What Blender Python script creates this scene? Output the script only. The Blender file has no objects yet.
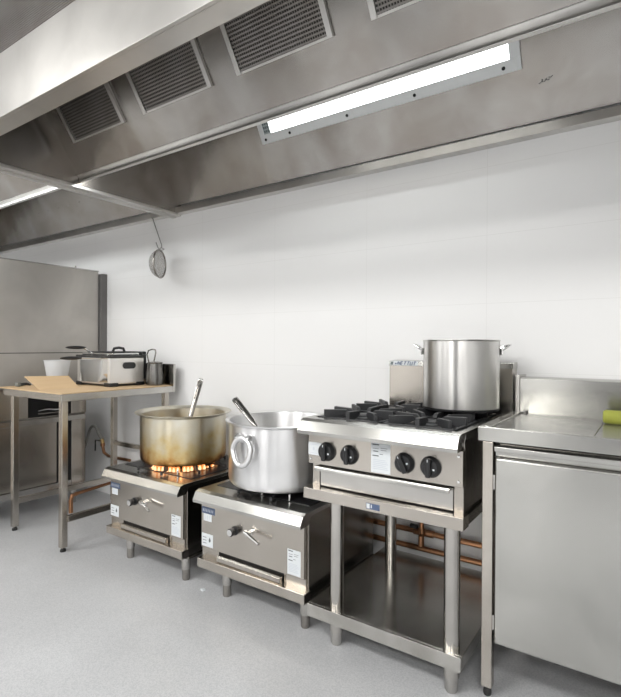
import bpy, bmesh, math, random
from mathutils import Vector, Matrix
random.seed(4)
C = bpy.context.scene.collection
PI = math.pi
H = 1.18

# ------------------------------------------------------------------ materials
def nmat(name):
    m = bpy.data.materials.new(name); m.use_nodes = True
    nt = m.node_tree; b = nt.nodes['Principled BSDF']
    return m, nt, b
def simple(name, col, rough=.5, metal=0, **kw):
    m, nt, b = nmat(name)
    b.inputs['Base Color'].default_value = (*col, 1); b.inputs['Roughness'].default_value = rough; b.inputs['Metallic'].default_value = metal
    for k, v in kw.items(): b.inputs[k].default_value = v
    return m
def steel(name, col=(.60, .585, .56), rough=.28, stretch=(1.2, 60, 60), var=0, bump=0, smear=.12, tint=None, aniso=0, wave=0, flat=.7):
    """brushed stainless: stretched grain, broad smears and wear"""
    m, nt, b = nmat(name); N = nt.nodes; L = nt.links
    tc = N.new('ShaderNodeTexCoord')
    mp = N.new('ShaderNodeMapping'); mp.inputs['Scale'].default_value = stretch; L.new(tc.outputs['Object'], mp.inputs['Vector'])
    g = N.new('ShaderNodeTexNoise'); g.inputs['Scale'].default_value = 4; g.inputs['Detail'].default_value = 3; L.new(mp.outputs['Vector'], g.inputs['Vector'])
    s = N.new('ShaderNodeTexNoise'); s.inputs['Scale'].default_value = 3.1; s.inputs['Detail'].default_value = 4; s.inputs['Distortion'].default_value = .6; L.new(tc.outputs['Object'], s.inputs['Vector'])
    r = N.new('ShaderNodeMapRange'); r.inputs['To Min'].default_value = rough - var; r.inputs['To Max'].default_value = rough + var; L.new(g.outputs['Fac'], r.inputs['Value'])
    a = N.new('ShaderNodeMath'); a.operation = 'MULTIPLY_ADD'; a.inputs[1].default_value = smear; L.new(s.outputs['Fac'], a.inputs[0]); L.new(r.outputs['Result'], a.inputs[2])
    L.new(a.outputs[0], b.inputs['Roughness'])
    cr = N.new('ShaderNodeValToRGB'); e = cr.color_ramp.elements
    c2 = tint or tuple(c * .82 for c in col)
    e[0].position = .3; e[0].color = (*c2, 1); e[1].position = .65; e[1].color = (*col, 1)
    L.new(s.outputs['Fac'], cr.inputs['Fac']); L.new(cr.outputs['Color'], b.inputs['Base Color'])
    b.inputs['Metallic'].default_value = 1
    if aniso:
        b.inputs['Anisotropic'].default_value = aniso; b.inputs['Anisotropic Rotation'].default_value = .25
        tg = N.new('ShaderNodeTangent'); tg.direction_type = 'RADIAL'; tg.axis = 'Z'; L.new(tg.outputs[0], b.inputs['Tangent'])
    if not aniso and flat:      # sheet brushed horizontally: highlights stretch across the grain
        b.inputs['Anisotropic'].default_value = flat; b.inputs['Anisotropic Rotation'].default_value = .25
        tv = N.new('ShaderNodeCombineXYZ'); tv.inputs[0].default_value = .99; tv.inputs[1].default_value = .12; L.new(tv.outputs[0], b.inputs['Tangent'])
    if wave:   # slight buckling of the sheet
        m2 = N.new('ShaderNodeMapping'); m2.inputs['Scale'].default_value = (3.0, .35, .35); L.new(tc.outputs['Object'], m2.inputs['Vector'])
        wn = N.new('ShaderNodeTexNoise'); wn.inputs['Scale'].default_value = 1.6; wn.inputs['Detail'].default_value = 1.2; L.new(m2.outputs['Vector'], wn.inputs['Vector'])
        b2 = N.new('ShaderNodeBump'); b2.inputs['Strength'].default_value = wave; b2.inputs['Distance'].default_value = .04
        L.new(wn.outputs['Fac'], b2.inputs['Height']); L.new(b2.outputs['Normal'], b.inputs['Normal'])
    return m
S = steel('brushed_steel', (.56, .545, .52), .19, smear=.06)
SB = steel('bench_steel', (.53, .525, .50), .20, smear=.08)
SD = steel('stove_steel', (.54, .505, .46), .19, tint=(.46, .425, .38), smear=.08)
SSIDE = steel('dark_side_steel', (.36, .34, .315), .17, smear=.08)  # darker copy; on unit sides the dark reflections are put into this colour
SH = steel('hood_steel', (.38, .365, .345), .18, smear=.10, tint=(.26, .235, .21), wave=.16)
SHB = steel('hood_fascia_steel', (.68, .665, .64), .28, smear=.06)
SV = steel('pot_steel', (.74, .73, .71), .28, stretch=(2, 2, 90), smear=.02, aniso=.97)
SV2 = steel('tube_steel', (.56, .54, .51), .17, stretch=(2, 2, 90), smear=.04, aniso=.6)
ALU = steel('cast_aluminium', (.80, .80, .805), .30, stretch=(3, 3, 60), smear=.06, aniso=.85)
CHROME = simple('polished_chrome', (.78, .78, .77), .10, 1)
SCREW = simple('screw_head', (.35, .34, .33), .35, 1)
BLACK = simple('black_plastic', (.012, .012, .013), .32)
IRON = simple('cast_iron', (.028, .029, .031), .48)
ENAMEL = simple('black_enamel', (.016, .016, .017), .28)
DARK = simple('dark_void', (.008, .008, .008), .8)
COPPER = steel('copper', (.46, .24, .13), .26, stretch=(4, 20, 20), tint=(.22, .11, .06))
BRASS = simple('brass', (.65, .47, .22), .3, 1)
RUBBER = simple('rubber', (.02, .02, .02), .7)
PAPER = simple('label_paper', (.60, .63, .65), .5)
INK = simple('label_ink', (.10, .11, .12), .6)
INKL = simple('label_grey', (.50, .53, .58), .6)
NAVY = simple('label_blue', (.07, .10, .18), .45)
FILTER = steel('filter_mesh', (.36, .345, .33), .38, tint=(.26, .24, .22))
FBACK = simple('filter_depth', (.05, .047, .043), .6, .3)
PLAST = simple('milky_plastic', (.78, .80, .82), .35, **{'Transmission Weight': .35, 'Alpha': 1.0})
HOSE = simple('grey_hose', (.33, .33, .31), .4, .5)
GREEN = simple('yellow_green_sponge', (.30, .32, .05), .75)
WHITEF = simple('lamp_frame', (.62, .64, .65), .35, .2)

def stained():
    m, nt, b = nmat('scorched_aluminium'); N = nt.nodes; L = nt.links
    tc = N.new('ShaderNodeTexCoord'); sx = N.new('ShaderNodeSeparateXYZ'); L.new(tc.outputs['Object'], sx.inputs[0])
    n = N.new('ShaderNodeTexNoise'); n.inputs['Scale'].default_value = 9; n.inputs['Detail'].default_value = 6; L.new(tc.outputs['Object'], n.inputs['Vector'])
    ma = N.new('ShaderNodeMath'); ma.operation = 'MULTIPLY_ADD'; ma.inputs[1].default_value = .40; L.new(n.outputs['Fac'], ma.inputs[0]); L.new(sx.outputs['Z'], ma.inputs[2])
    cr = N.new('ShaderNodeValToRGB'); cr.color_ramp.elements[0].position = .17; cr.color_ramp.elements[0].color = (.10, .04, .015, 1)
    cr.color_ramp.elements[1].position = .50; cr.color_ramp.elements[1].color = (.66, .63, .55, 1)
    for p, c in ((.215, (.36, .17, .05)), (.25, (.52, .32, .12)), (.30, (.58, .46, .24)), (.38, (.62, .56, .42))):
        e = cr.color_ramp.elements.new(p); e.color = (*c, 1)
    L.new(ma.outputs[0], cr.inputs['Fac']); L.new(cr.outputs['Color'], b.inputs['Base Color'])
    b.inputs['Metallic'].default_value = .95
    b.inputs['Anisotropic'].default_value = .8; b.inputs['Anisotropic Rotation'].default_value = .25
    tg = N.new('ShaderNodeTangent'); tg.direction_type = 'RADIAL'; tg.axis = 'Z'; L.new(tg.outputs[0], b.inputs['Tangent'])
    r = N.new('ShaderNodeMapRange'); r.inputs['To Min'].default_value = .275; r.inputs['To Max'].default_value = .42; L.new(n.outputs['Fac'], r.inputs['Value']); L.new(r.outputs['Result'], b.inputs['Roughness'])
    return m
STAIN = stained()

def wallmat():
    m, nt, b = nmat('white_wall_panels'); N = nt.nodes; L = nt.links
    tc = N.new('ShaderNodeTexCoord'); sx = N.new('ShaderNodeSeparateXYZ'); L.new(tc.outputs['Object'], sx.inputs[0])
    fac = None
    for ax, period, off in (('X', .6335, .652), ('Z', .318, -.113)):
        a = N.new('ShaderNodeMath'); a.operation = 'ADD'; a.inputs[1].default_value = off; L.new(sx.outputs[ax], a.inputs[0])
        d = N.new('ShaderNodeMath'); d.operation = 'PINGPONG'; d.inputs[1].default_value = period / 2; L.new(a.outputs[0], d.inputs[0])
        l = N.new('ShaderNodeMath'); l.operation = 'LESS_THAN'; l.inputs[1].default_value = .0012; L.new(d.outputs[0], l.inputs[0])
        if fac is None: fac = l
        else:
            mx = N.new('ShaderNodeMath'); mx.operation = 'MAXIMUM'; L.new(fac.outputs[0], mx.inputs[0]); L.new(l.outputs[0], mx.inputs[1]); fac = mx
    n = N.new('ShaderNodeTexNoise'); n.inputs['Scale'].default_value = 1.3; L.new(tc.outputs['Object'], n.inputs['Vector'])
    base = N.new('ShaderNodeMixRGB'); base.inputs[1].default_value = (.80, .80, .80, 1); base.inputs[2].default_value = (.84, .84, .84, 1); L.new(n.outputs['Fac'], base.inputs[0])
    mix = N.new('ShaderNodeMixRGB'); mix.inputs[2].default_value = (.76, .76, .755, 1); L.new(fac.outputs[0], mix.inputs[0]); L.new(base.outputs[0], mix.inputs[1])
    L.new(mix.outputs[0], b.inputs['Base Color']); b.inputs['Roughness'].default_value = .42
    return m
WALL = wallmat()
def floormat():
    m, nt, b = nmat('grey_speckled_vinyl'); N = nt.nodes; L = nt.links
    tc = N.new('ShaderNodeTexCoord')
    n = N.new('ShaderNodeTexNoise'); n.inputs['Scale'].default_value = 220; n.inputs['Detail'].default_value = 2; L.new(tc.outputs['Object'], n.inputs['Vector'])
    n2 = N.new('ShaderNodeTexNoise'); n2.inputs['Scale'].default_value = 2.2; n2.inputs['Detail'].default_value = 5; L.new(tc.outputs['Object'], n2.inputs['Vector'])
    cr = N.new('ShaderNodeValToRGB'); e = cr.color_ramp.elements; e[0].position = .36; e[0].color = (.40, .41, .425, 1); e[1].position = .6; e[1].color = (.50, .505, .515, 1); L.new(n.outputs['Fac'], cr.inputs['Fac'])
    mx = N.new('ShaderNodeMixRGB'); mx.blend_type = 'MULTIPLY'; mx.inputs[0].default_value = .35; L.new(cr.outputs['Color'], mx.inputs[1])
    c2 = N.new('ShaderNodeValToRGB'); e = c2.color_ramp.elements; e[0].position = .35; e[0].color = (.72, .72, .72, 1); e[1].position = .62; e[1].color = (1, 1, 1, 1); L.new(n2.outputs['Fac'], c2.inputs['Fac']); L.new(c2.outputs['Color'], mx.inputs[2])
    L.new(mx.outputs[0], b.inputs['Base Color']); b.inputs['Roughness'].default_value = .38
    return m
FLOOR = floormat()
def cardmat():
    m, nt, b = nmat('cardboard'); N = nt.nodes; L = nt.links
    tc = N.new('ShaderNodeTexCoord'); mp = N.new('ShaderNodeMapping'); mp.inputs['Scale'].default_value = (140, 4, 4); L.new(tc.outputs['Object'], mp.inputs[0])
    n = N.new('ShaderNodeTexNoise'); n.inputs['Scale'].default_value = 1.0; L.new(mp.outputs[0], n.inputs['Vector'])
    mx = N.new('ShaderNodeMixRGB'); mx.inputs[1].default_value = (.54, .38, .22, 1); mx.inputs[2].default_value = (.62, .45, .27, 1); L.new(n.outputs['Fac'], mx.inputs[0])
    L.new(mx.outputs[0], b.inputs['Base Color']); b.inputs['Roughness'].default_value = .8
    return m
CARD = cardmat()
CEIL = simple('ceiling_white', (.78, .78, .77), .7)
def emis(name, col, s):
    m = bpy.data.materials.new(name); m.use_nodes = True; nt = m.node_tree; nt.nodes.clear()
    e = nt.nodes.new('ShaderNodeEmission'); e.inputs[0].default_value = (*col, 1); e.inputs[1].default_value = s
    o = nt.nodes.new('ShaderNodeOutputMaterial'); nt.links.new(e.outputs[0], o.inputs[0]); return m
TUBE = emis('lamp_diffuser_glow', (.97, 1, 1), 9)
PANELGLOW = emis('ceiling_panel_glow', (1, .99, .97), 6)
FLAME = emis('flame_glow', (1, .30, .07), 1.3)
FLAMEC = emis('flame_core_glow', (1, .62, .34), 1.7)

# ------------------------------------------------------------------ mesh helpers
def box(bm, x0, x1, y0, y1, z0, z1, M=None):
    vs = [Vector((x, y, z)) for x in (x0, x1) for y in (y0, y1) for z in (z0, z1)]
    if M: vs = [M @ v for v in vs]
    v = [bm.verts.new(p) for p in vs]
    for f in ((0, 1, 3, 2), (4, 6, 7, 5), (0, 4, 5, 1), (2, 3, 7, 6), (0, 2, 6, 4), (1, 5, 7, 3)): bm.faces.new([v[i] for i in f])
    return bm
def B(*a, M=None): return box(bmesh.new(), *a, M=M)
def frame_of(d):
    d = d.normalized(); u = d.cross(Vector((0, 0, 1)))
    if u.length < 1e-4: u = d.cross(Vector((0, 1, 0)))
    u.normalize(); return u, d.cross(u).normalized()
def tube(bm, pts, r, n=16, caps=True):
    """swept tube through pts; r number or list"""
    pts = [Vector(p) for p in pts]; rings = []
    u = None
    for i, p in enumerate(pts):
        d = (pts[min(i + 1, len(pts) - 1)] - pts[max(i - 1, 0)]).normalized()
        if u is None: u, w = frame_of(d)
        else:
            u = (u - d * u.dot(d)).normalized(); w = d.cross(u).normalized()
        rr = r[i] if isinstance(r, (list, tuple)) else r
        rings.append([bm.verts.new(p + (u * math.cos(2 * PI * k / n) + w * math.sin(2 * PI * k / n)) * rr) for k in range(n)])
    for a, b in zip(rings, rings[1:]):
        for k in range(n): bm.faces.new((a[k], a[(k + 1) % n], b[(k + 1) % n], b[k]))
    if caps: bm.faces.new(rings[0][::-1]); bm.faces.new(rings[-1])
    return bm
def T(pts, r, n=16, caps=True): return tube(bmesh.new(), pts, r, n, caps)
def lathe(bm, prof, c=(0, 0, 0), n=64, axis='Z', a0=0, a1=2 * PI, M=None):
    c = Vector(c); full = abs(a1 - a0 - 2 * PI) < 1e-6; rings = []
    for r, z in prof:
        ring = []
        for k in range(n if full else n + 1):
            a = a0 + (a1 - a0) * k / n
            v = Vector((r * math.cos(a), r * math.sin(a), z))
            if axis == 'Y': v = Vector((v.x, v.z, v.y))
            if M: v = M @ v
            ring.append(bm.verts.new(v + c))
        rings.append(ring)
    m = len(rings[0])
    for a, b in zip(rings, rings[1:]):
        for k in range(m if full else m - 1): bm.faces.new((a[k], a[(k + 1) % m], b[(k + 1) % m], b[k]))
    if prof[0][0] > 1e-6 and full and prof[0] != prof[-1]: bm.faces.new(rings[0][::-1])
    if prof[-1][0] > 1e-6 and full and prof[0] != prof[-1]: bm.faces.new(rings[-1])
    bmesh.ops.remove_doubles(bm, verts=bm.verts, dist=1e-6)
    return bm
def LA(*a, **k): return lathe(bmesh.new(), *a, **k)
def prism(bm, prof, x0, x1):
    """profile in (y, z) extruded along x"""
    a = [bm.verts.new((x0, y, z)) for y, z in prof]; b = [bm.verts.new((x1, y, z)) for y, z in prof]
    n = len(prof)
    for k in range(n): bm.faces.new((a[k], a[(k + 1) % n], b[(k + 1) % n], b[k]))
    bm.faces.new(a[::-1]); bm.faces.new(b); return bm
def PR(prof, x0, x1): return prism(bmesh.new(), prof, x0, x1)
def poly(bm, pts, depth, M=None):
    """flat outline in local xz extruded towards -y"""
    M = M or Matrix()
    a = [bm.verts.new(M @ Vector((x, 0, z))) for x, z in pts]; b = [bm.verts.new(M @ Vector((x, -depth, z))) for x, z in pts]
    n = len(pts)
    for k in range(n): bm.faces.new((a[k], a[(k + 1) % n], b[(k + 1) % n], b[k]))
    bm.faces.new(a[::-1]); bm.faces.new(b); return bm
ORG = {}
def obj(name, bm, m, parent=None, bev=0, smooth=None, origin=None, label=None, seg=2):
    bmesh.ops.recalc_face_normals(bm, faces=bm.faces)
    o = Vector(ORG.get(parent.name, (0, 0, 0))) if parent else Vector(origin or (0, 0, 0))
    if o.length: bmesh.ops.translate(bm, verts=bm.verts, vec=-o)
    me = bpy.data.meshes.new(name); bm.to_mesh(me); bm.free(); me.materials.append(m)
    ob = bpy.data.objects.new(name, me); C.objects.link(ob)
    if parent: ob.parent = parent
    else: ob.location = o
    ORG[ob.name] = tuple(o)
    for p in me.polygons: p.use_smooth = True
    try: me.set_sharp_from_angle(angle=math.radians(smooth or 35))
    except Exception: pass
    if bev:
        mo = ob.modifiers.new('bevel', 'BEVEL'); mo.width = bev; mo.segments = seg; mo.limit_method = 'ANGLE'; mo.angle_limit = math.radians(40); mo.harden_normals = True
    if label: ob['label'] = label
    return ob
def thing(name, label, cat, loc, group=None):
    o = bpy.data.objects.new(name, None); C.objects.link(o); o.location = loc; o['label'] = label; o['category'] = cat
    o.empty_display_size = .05
    if group: o['group'] = group
    ORG[o.name] = tuple(loc); return o
def tag(o, label, cat, group=None):
    o['label'] = label; o['category'] = cat
    if group: o['group'] = group
    return o
def struct(name, bm, m, **k):
    o = obj(name, bm, m, **k); o['kind'] = 'structure'; return o
def dup(root, loc, label, name=None):
    def cp(o, par):
        c = o.copy(); C.objects.link(c); c.parent = par; ORG[c.name] = ORG[o.name]
        for ch in list(o.children): cp(ch, c)
        return c
    r = cp(root, None); r.location = loc; r['label'] = label; return r
def arc(c, r, a0, a1, n, ax='xz'):
    c = Vector(c); out = []
    for i in range(n + 1):
        a = a0 + (a1 - a0) * i / n; p, q = r * math.cos(a), r * math.sin(a)
        out.append(c + (Vector((p, 0, q)) if ax == 'xz' else Vector((p, q, 0)) if ax == 'xy' else Vector((0, p, q))))
    return out

# ------------------------------------------------------------------ room
FZ = -.02
WY, XL, XR, YF, CZ = 2.38, -5.8, 2.4, -3.0, 2.86
struct('floor', B(XL - .1, XR + .1, YF - .1, WY + .1, FZ - .08, FZ), FLOOR)
struct('ceiling', B(XL - .1, XR + .1, YF - .1, WY + .1, CZ, CZ + .08), CEIL)
struct('wall_back', B(XL - .1, XR + .1, WY, WY + .1, FZ, CZ), WALL)
struct('wall_left', B(XL - .1, XL, YF, WY, FZ, CZ), WALL)
struct('wall_right', B(XR, XR + .1, YF, WY, FZ, CZ), WALL)
struct('wall_front', B(XL - .1, XR + .1, YF - .1, YF, FZ, CZ), WALL)
ADDED_DOORM = simple('added_door_dark_grey', (.055, .055, .06), .45)
for n_, (xa, xb) in enumerate(((-5.2, -4.0), (-2.9, -1.9), (-.9, .1), (.8, 1.9))):  # unseen dark doors, added to give the steel contrasting reflections
    d_ = struct('door_%d' % (n_ + 1), B(xa, xb, YF + .001, YF + .04, FZ + .002, 2.1), ADDED_DOORM)
    obj('door_handle', T([(xb - .12, YF + .08, .9), (xb - .12, YF + .08, 1.2)], .012, 10), CHROME, d_)

# ------------------------------------------------------------------ extraction hood
FY = .943                              # outside of the fascia
BP0, BP1 = Vector((0, 2.353, 2.166)), Vector((0, 2.008, 2.765))   # rear lining, low and high edge
FP0, FP1 = Vector((0, 1.612, 2.166)), Vector((0, 1.228, 2.752))   # filter bank lining
def slope(p0, p1, x=0, s=0):
    """frame on a sloping plate: local x = world x, local z = up the slope, local -y = towards the viewer side"""
    u = (p1 - p0).normalized(); n = u.cross(Vector((1, 0, 0)))     # away from the viewer side
    M = Matrix(((1, n.x, u.x, p0.x + x + u.x * s), (0, n.y, u.y, p0.y + u.y * s), (0, n.z, u.z, p0.z + u.z * s), (0, 0, 0, 1)))
    return M
def hood(x0, x1, label, rivets=False):
    h = thing('extraction_hood', label, 'extraction hood', ((x0 + x1) / 2, FY, 2.1))
    obj('fascia', B(x0, x1, FY, FY + .014, 2.1, 2.36), SHB, h, bev=.002)
    obj('bottom_flange', B(x0, x1, FY + .014, FY + .085, 2.1, 2.112), SHB, h)
    g = bmesh.new()
    for k in range(44): box(g, x0, x1, FY + .004, FY + .012, 2.368 + k * .009, 2.3725 + k * .009)
    gr = obj('supply_grille', g, FILTER, h)
    obj('grille_backing', B(x0, x1, FY + .012, FY + .03, 2.36, 2.78), FBACK, gr)
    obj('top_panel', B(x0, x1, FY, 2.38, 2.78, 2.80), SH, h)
    for xe in (x0, x1 - .012): obj('end_panel', B(xe, xe + .012, FY + .014, 2.376, 2.112, 2.78), SH, h)
    L = (FP1 - FP0).length; M = slope(FP0, FP1)
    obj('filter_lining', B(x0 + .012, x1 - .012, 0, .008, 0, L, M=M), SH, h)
    # trough under the V of the filter bank and its rear face
    obj('grease_trough', PR([(1.606, 2.166), (1.618, 2.146), (1.618, 2.132), (1.640, 2.132), (1.640, 2.166)], x0 + .012, x1 - .012), SHB, h, bev=.003)
    obj('trough_rear_face', PR([(1.628, 2.166), (1.640, 2.166), (2.000, 2.78), (1.988, 2.78)], x0 + .012, x1 - .012), SH, h)
    L = (BP1 - BP0).length; M = slope(BP0, BP1)
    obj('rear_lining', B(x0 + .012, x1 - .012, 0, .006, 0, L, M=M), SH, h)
    obj('rear_gutter', PR([(2.326, 2.104), (2.379, 2.104), (2.379, 2.150), (2.372, 2.150), (2.372, 2.110), (2.332, 2.110), (2.332, 2.146), (2.326, 2.146)], x0, x1), SHB, h, bev=.0015)
    obj('gutter_gap_strip', B(x0 + .012, x1 - .012, 2.335, 2.370, 2.111, 2.150), RUBBER, h)  # black strip put into the dark gap between gutter and rear lining
    return h
X0, X1 = -2.78, 1.5
hd = hood(X0, X1, 'long stainless steel extraction hood above the stoves, holding the lit lamp and filters')
obj('end_flange', B(X0 - .038, X0 + .012, FY, 2.379, 2.094, 2.112), SHB, hd, bev=.002)
hn = hood(-5.6, X0 - .039, 'shorter extraction hood joined on at the left, with a row of rivets inside')
obj('end_flange', B(X0 - .078, X0 - .0385, FY, 2.379, 2.090, 2.112), SHB, hn, bev=.002)
lp = obj('lamp_tube', B(-5.0, -3.1, FY + .016, FY + .05, 2.30, 2.38), TUBE, hn)
l = bpy.data.lights.new('neighbour_lamp', 'AREA'); l.shape = 'RECTANGLE'; l.size = 1.9; l.size_y = .08; l.energy = 7; l.color = (.96, 1, 1)
lo = bpy.data.objects.new('neighbour_hood_light', l); C.objects.link(lo); lo.location = (-4.05, FY + .055, 2.34); lo.rotation_euler = (PI / 2, 0, 0)
M = slope(BP0, BP1)
for k in range(12):
    obj('rivet', LA([(0, -.004), (.006, -.003), (.008, 0)], c=M @ Vector((-3.05 - k * .16, 0, .20)), n=10), SCREW, hn)
# pen-like smudge on the rear lining
sm = bmesh.new()
for (a, b_, c, d) in ((-.415, .148, -.398, .160), (-.402, .162, -.398, .150), (-.396, .150, -.384, .162), (-.386, .158, -.372, .155), (-.376, .163, -.360, .166)):
    tube(sm, [M @ Vector((a, -.001, b_)), M @ Vector(((a + c) / 2, -.001, (b_ + d) / 2 - .004)), M @ Vector((c, -.001, d))], .0016, 6)
obj('scribbled_mark', sm, INK, hd)

# grease filters
names = ['grease filter at the far left end of the hood, beside the end panel',
         'second grease filter from the left end of the hood',
         'third grease filter from the left, largest one seen whole, above the lamp end',
         'grease filter cut off by the top of the photo, right of the others']
for k, (xa, xb) in enumerate(((-2.645, -2.185), (-2.035, -1.573), (-1.425, -.960), (-.805, -.340))):
    M = slope(FP0, FP1, 0, .158)
    t = thing('grease_filter', names[k], 'grease filter', tuple(M @ Vector(((xa + xb) / 2, 0, 0))), 'grease filters in the hood')
    HH = .46; fr = bmesh.new(); w = .022
    box(fr, xa, xa + w, -.014, -.001, 0, HH, M); box(fr, xb - w, xb, -.014, -.001, 0, HH, M)
    box(fr, xa + w, xb - w, -.008, -.001, 0, .008, M); box(fr, xa + w, xb - w, -.014, -.001, HH - w, HH, M)
    obj('frame', fr, SHB, t)
    gm = bmesh.new(); n = 30
    for i in range(n):
        z = .010 + (HH - .036) * i / n
        box(gm, xa + w, xb - w, -.010, -.006, z, z + .0065, M)
    m = 40
    for i in range(1, m):
        x = xa + w + (xb - xa - 2 * w) * i / m
        box(gm, x - .0016, x + .0016, -.006, -.004, .008, HH - w, M)
    obj('mesh_screen', gm, FILTER, t)
    obj('baffle_core', B(xa + w, xb - w, -.003, -.001, .008, HH - w, M=M), FBACK, t)

# recessed lamp on the rear lining
M = slope(BP0, BP1, 0, .222)
lx0, lx1, lh = -1.895, -.473, .20
t = thing('fluorescent_lamp', 'long lit fluorescent lamp in a screwed frame inside the hood', 'lamp', tuple(M @ Vector(((lx0 + lx1) / 2, 0, 0))))
fr = bmesh.new()
for a in ((lx0, lx1, 0, .050), (lx0, lx1, lh - .05, lh), (lx0, lx0 + .03, .05, lh - .05), (lx1 - .045, lx1, .05, lh - .05)): box(fr, a[0], a[1], -.010, -.001, a[2], a[3], M)
obj('frame', fr, WHITEF, t, bev=.0015)
obj('diffuser', B(lx0 + .03 + .05, lx1 - .045, -.006, -.002, .05, lh - .05, M=M), TUBE, t)
sk = obj('lamp_holder', B(lx0 + .03, lx0 + .08, -.006, -.002, .05, lh - .05, M=M), simple('smoked_lens', (.35, .40, .40), .2), t)
dd = bmesh.new()
for i in range(3):
    for j in range(4): box(dd, lx0 + .036 + i * .013, lx0 + .044 + i * .013, -.0075, -.006, .058 + j * .02, .070 + j * .02, M)
obj('contact_block', dd, simple('dark_contact', (.08, .10, .11), .4), sk)
for x in (-1.862, -1.69, -1.32, -.95, -.545):
    obj('screw', LA([(0, -.015), (.006, -.0145), (.008, -.010)], n=12, c=(0, 0, 0), M=M @ Matrix.Translation((x, 0, .022)) @ Matrix(((1, 0, 0, 0), (0, 0, 1, 0), (0, 1, 0, 0), (0, 0, 0, 1)))), DARK, t)

# ------------------------------------------------------------------ room lamps (ceiling panels in front of the hood)
for i, (x, y) in enumerate(((-3.9, -.75), (-1.6, -.75), (.7, -.75), (-3.9, -2.1), (-1.6, -2.1), (.7, -2.1))):
    t = thing('ceiling_light', ['front left', 'front middle', 'front right', 'rear left', 'rear middle', 'rear right'][i] + ' square ceiling light panel of the room in front of the hood', 'ceiling light', (x, y, CZ - .03), 'ceiling light panels')
    fr = bmesh.new()
    for a in ((-.6, .6, -.3, -.28), (-.6, .6, .28, .3), (-.6, -.58, -.28, .28), (.58, .6, -.28, .28)): box(fr, x + a[0], x + a[1], y + a[2], y + a[3], CZ - .03, CZ)
    obj('frame', fr, WHITEF, t); obj('diffuser', B(x - .58, x + .58, y - .28, y + .28, CZ - .022, CZ - .002), PANELGLOW, t)
    l = bpy.data.lights.new('panel_light', 'AREA'); l.shape = 'RECTANGLE'; l.size = 1.15; l.size_y = .55; l.energy = 38.5; l.color = (1, .985, .96)
    lo = bpy.data.objects.new('panel_light', l); C.objects.link(lo); lo.location = (0, 0, -.005); lo.parent = t

l = bpy.data.lights.new('lamp_glow', 'AREA'); l.shape = 'RECTANGLE'; l.size = 1.3; l.size_y = .09; l.energy = 12; l.color = (.96, 1, 1)
lo = bpy.data.objects.new('hood_lamp_light', l); C.objects.link(lo)
M = slope(BP0, BP1, (lx0 + lx1) / 2 + .03, .222 + lh / 2)
lo.matrix_world = Matrix.Translation(M @ Vector((0, -.012, 0))) @ (Matrix(((1, 0, 0), (0, M[1][2], -M[1][1] * -1), (0, M[2][2], M[2][1]))).to_4x4())

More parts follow.
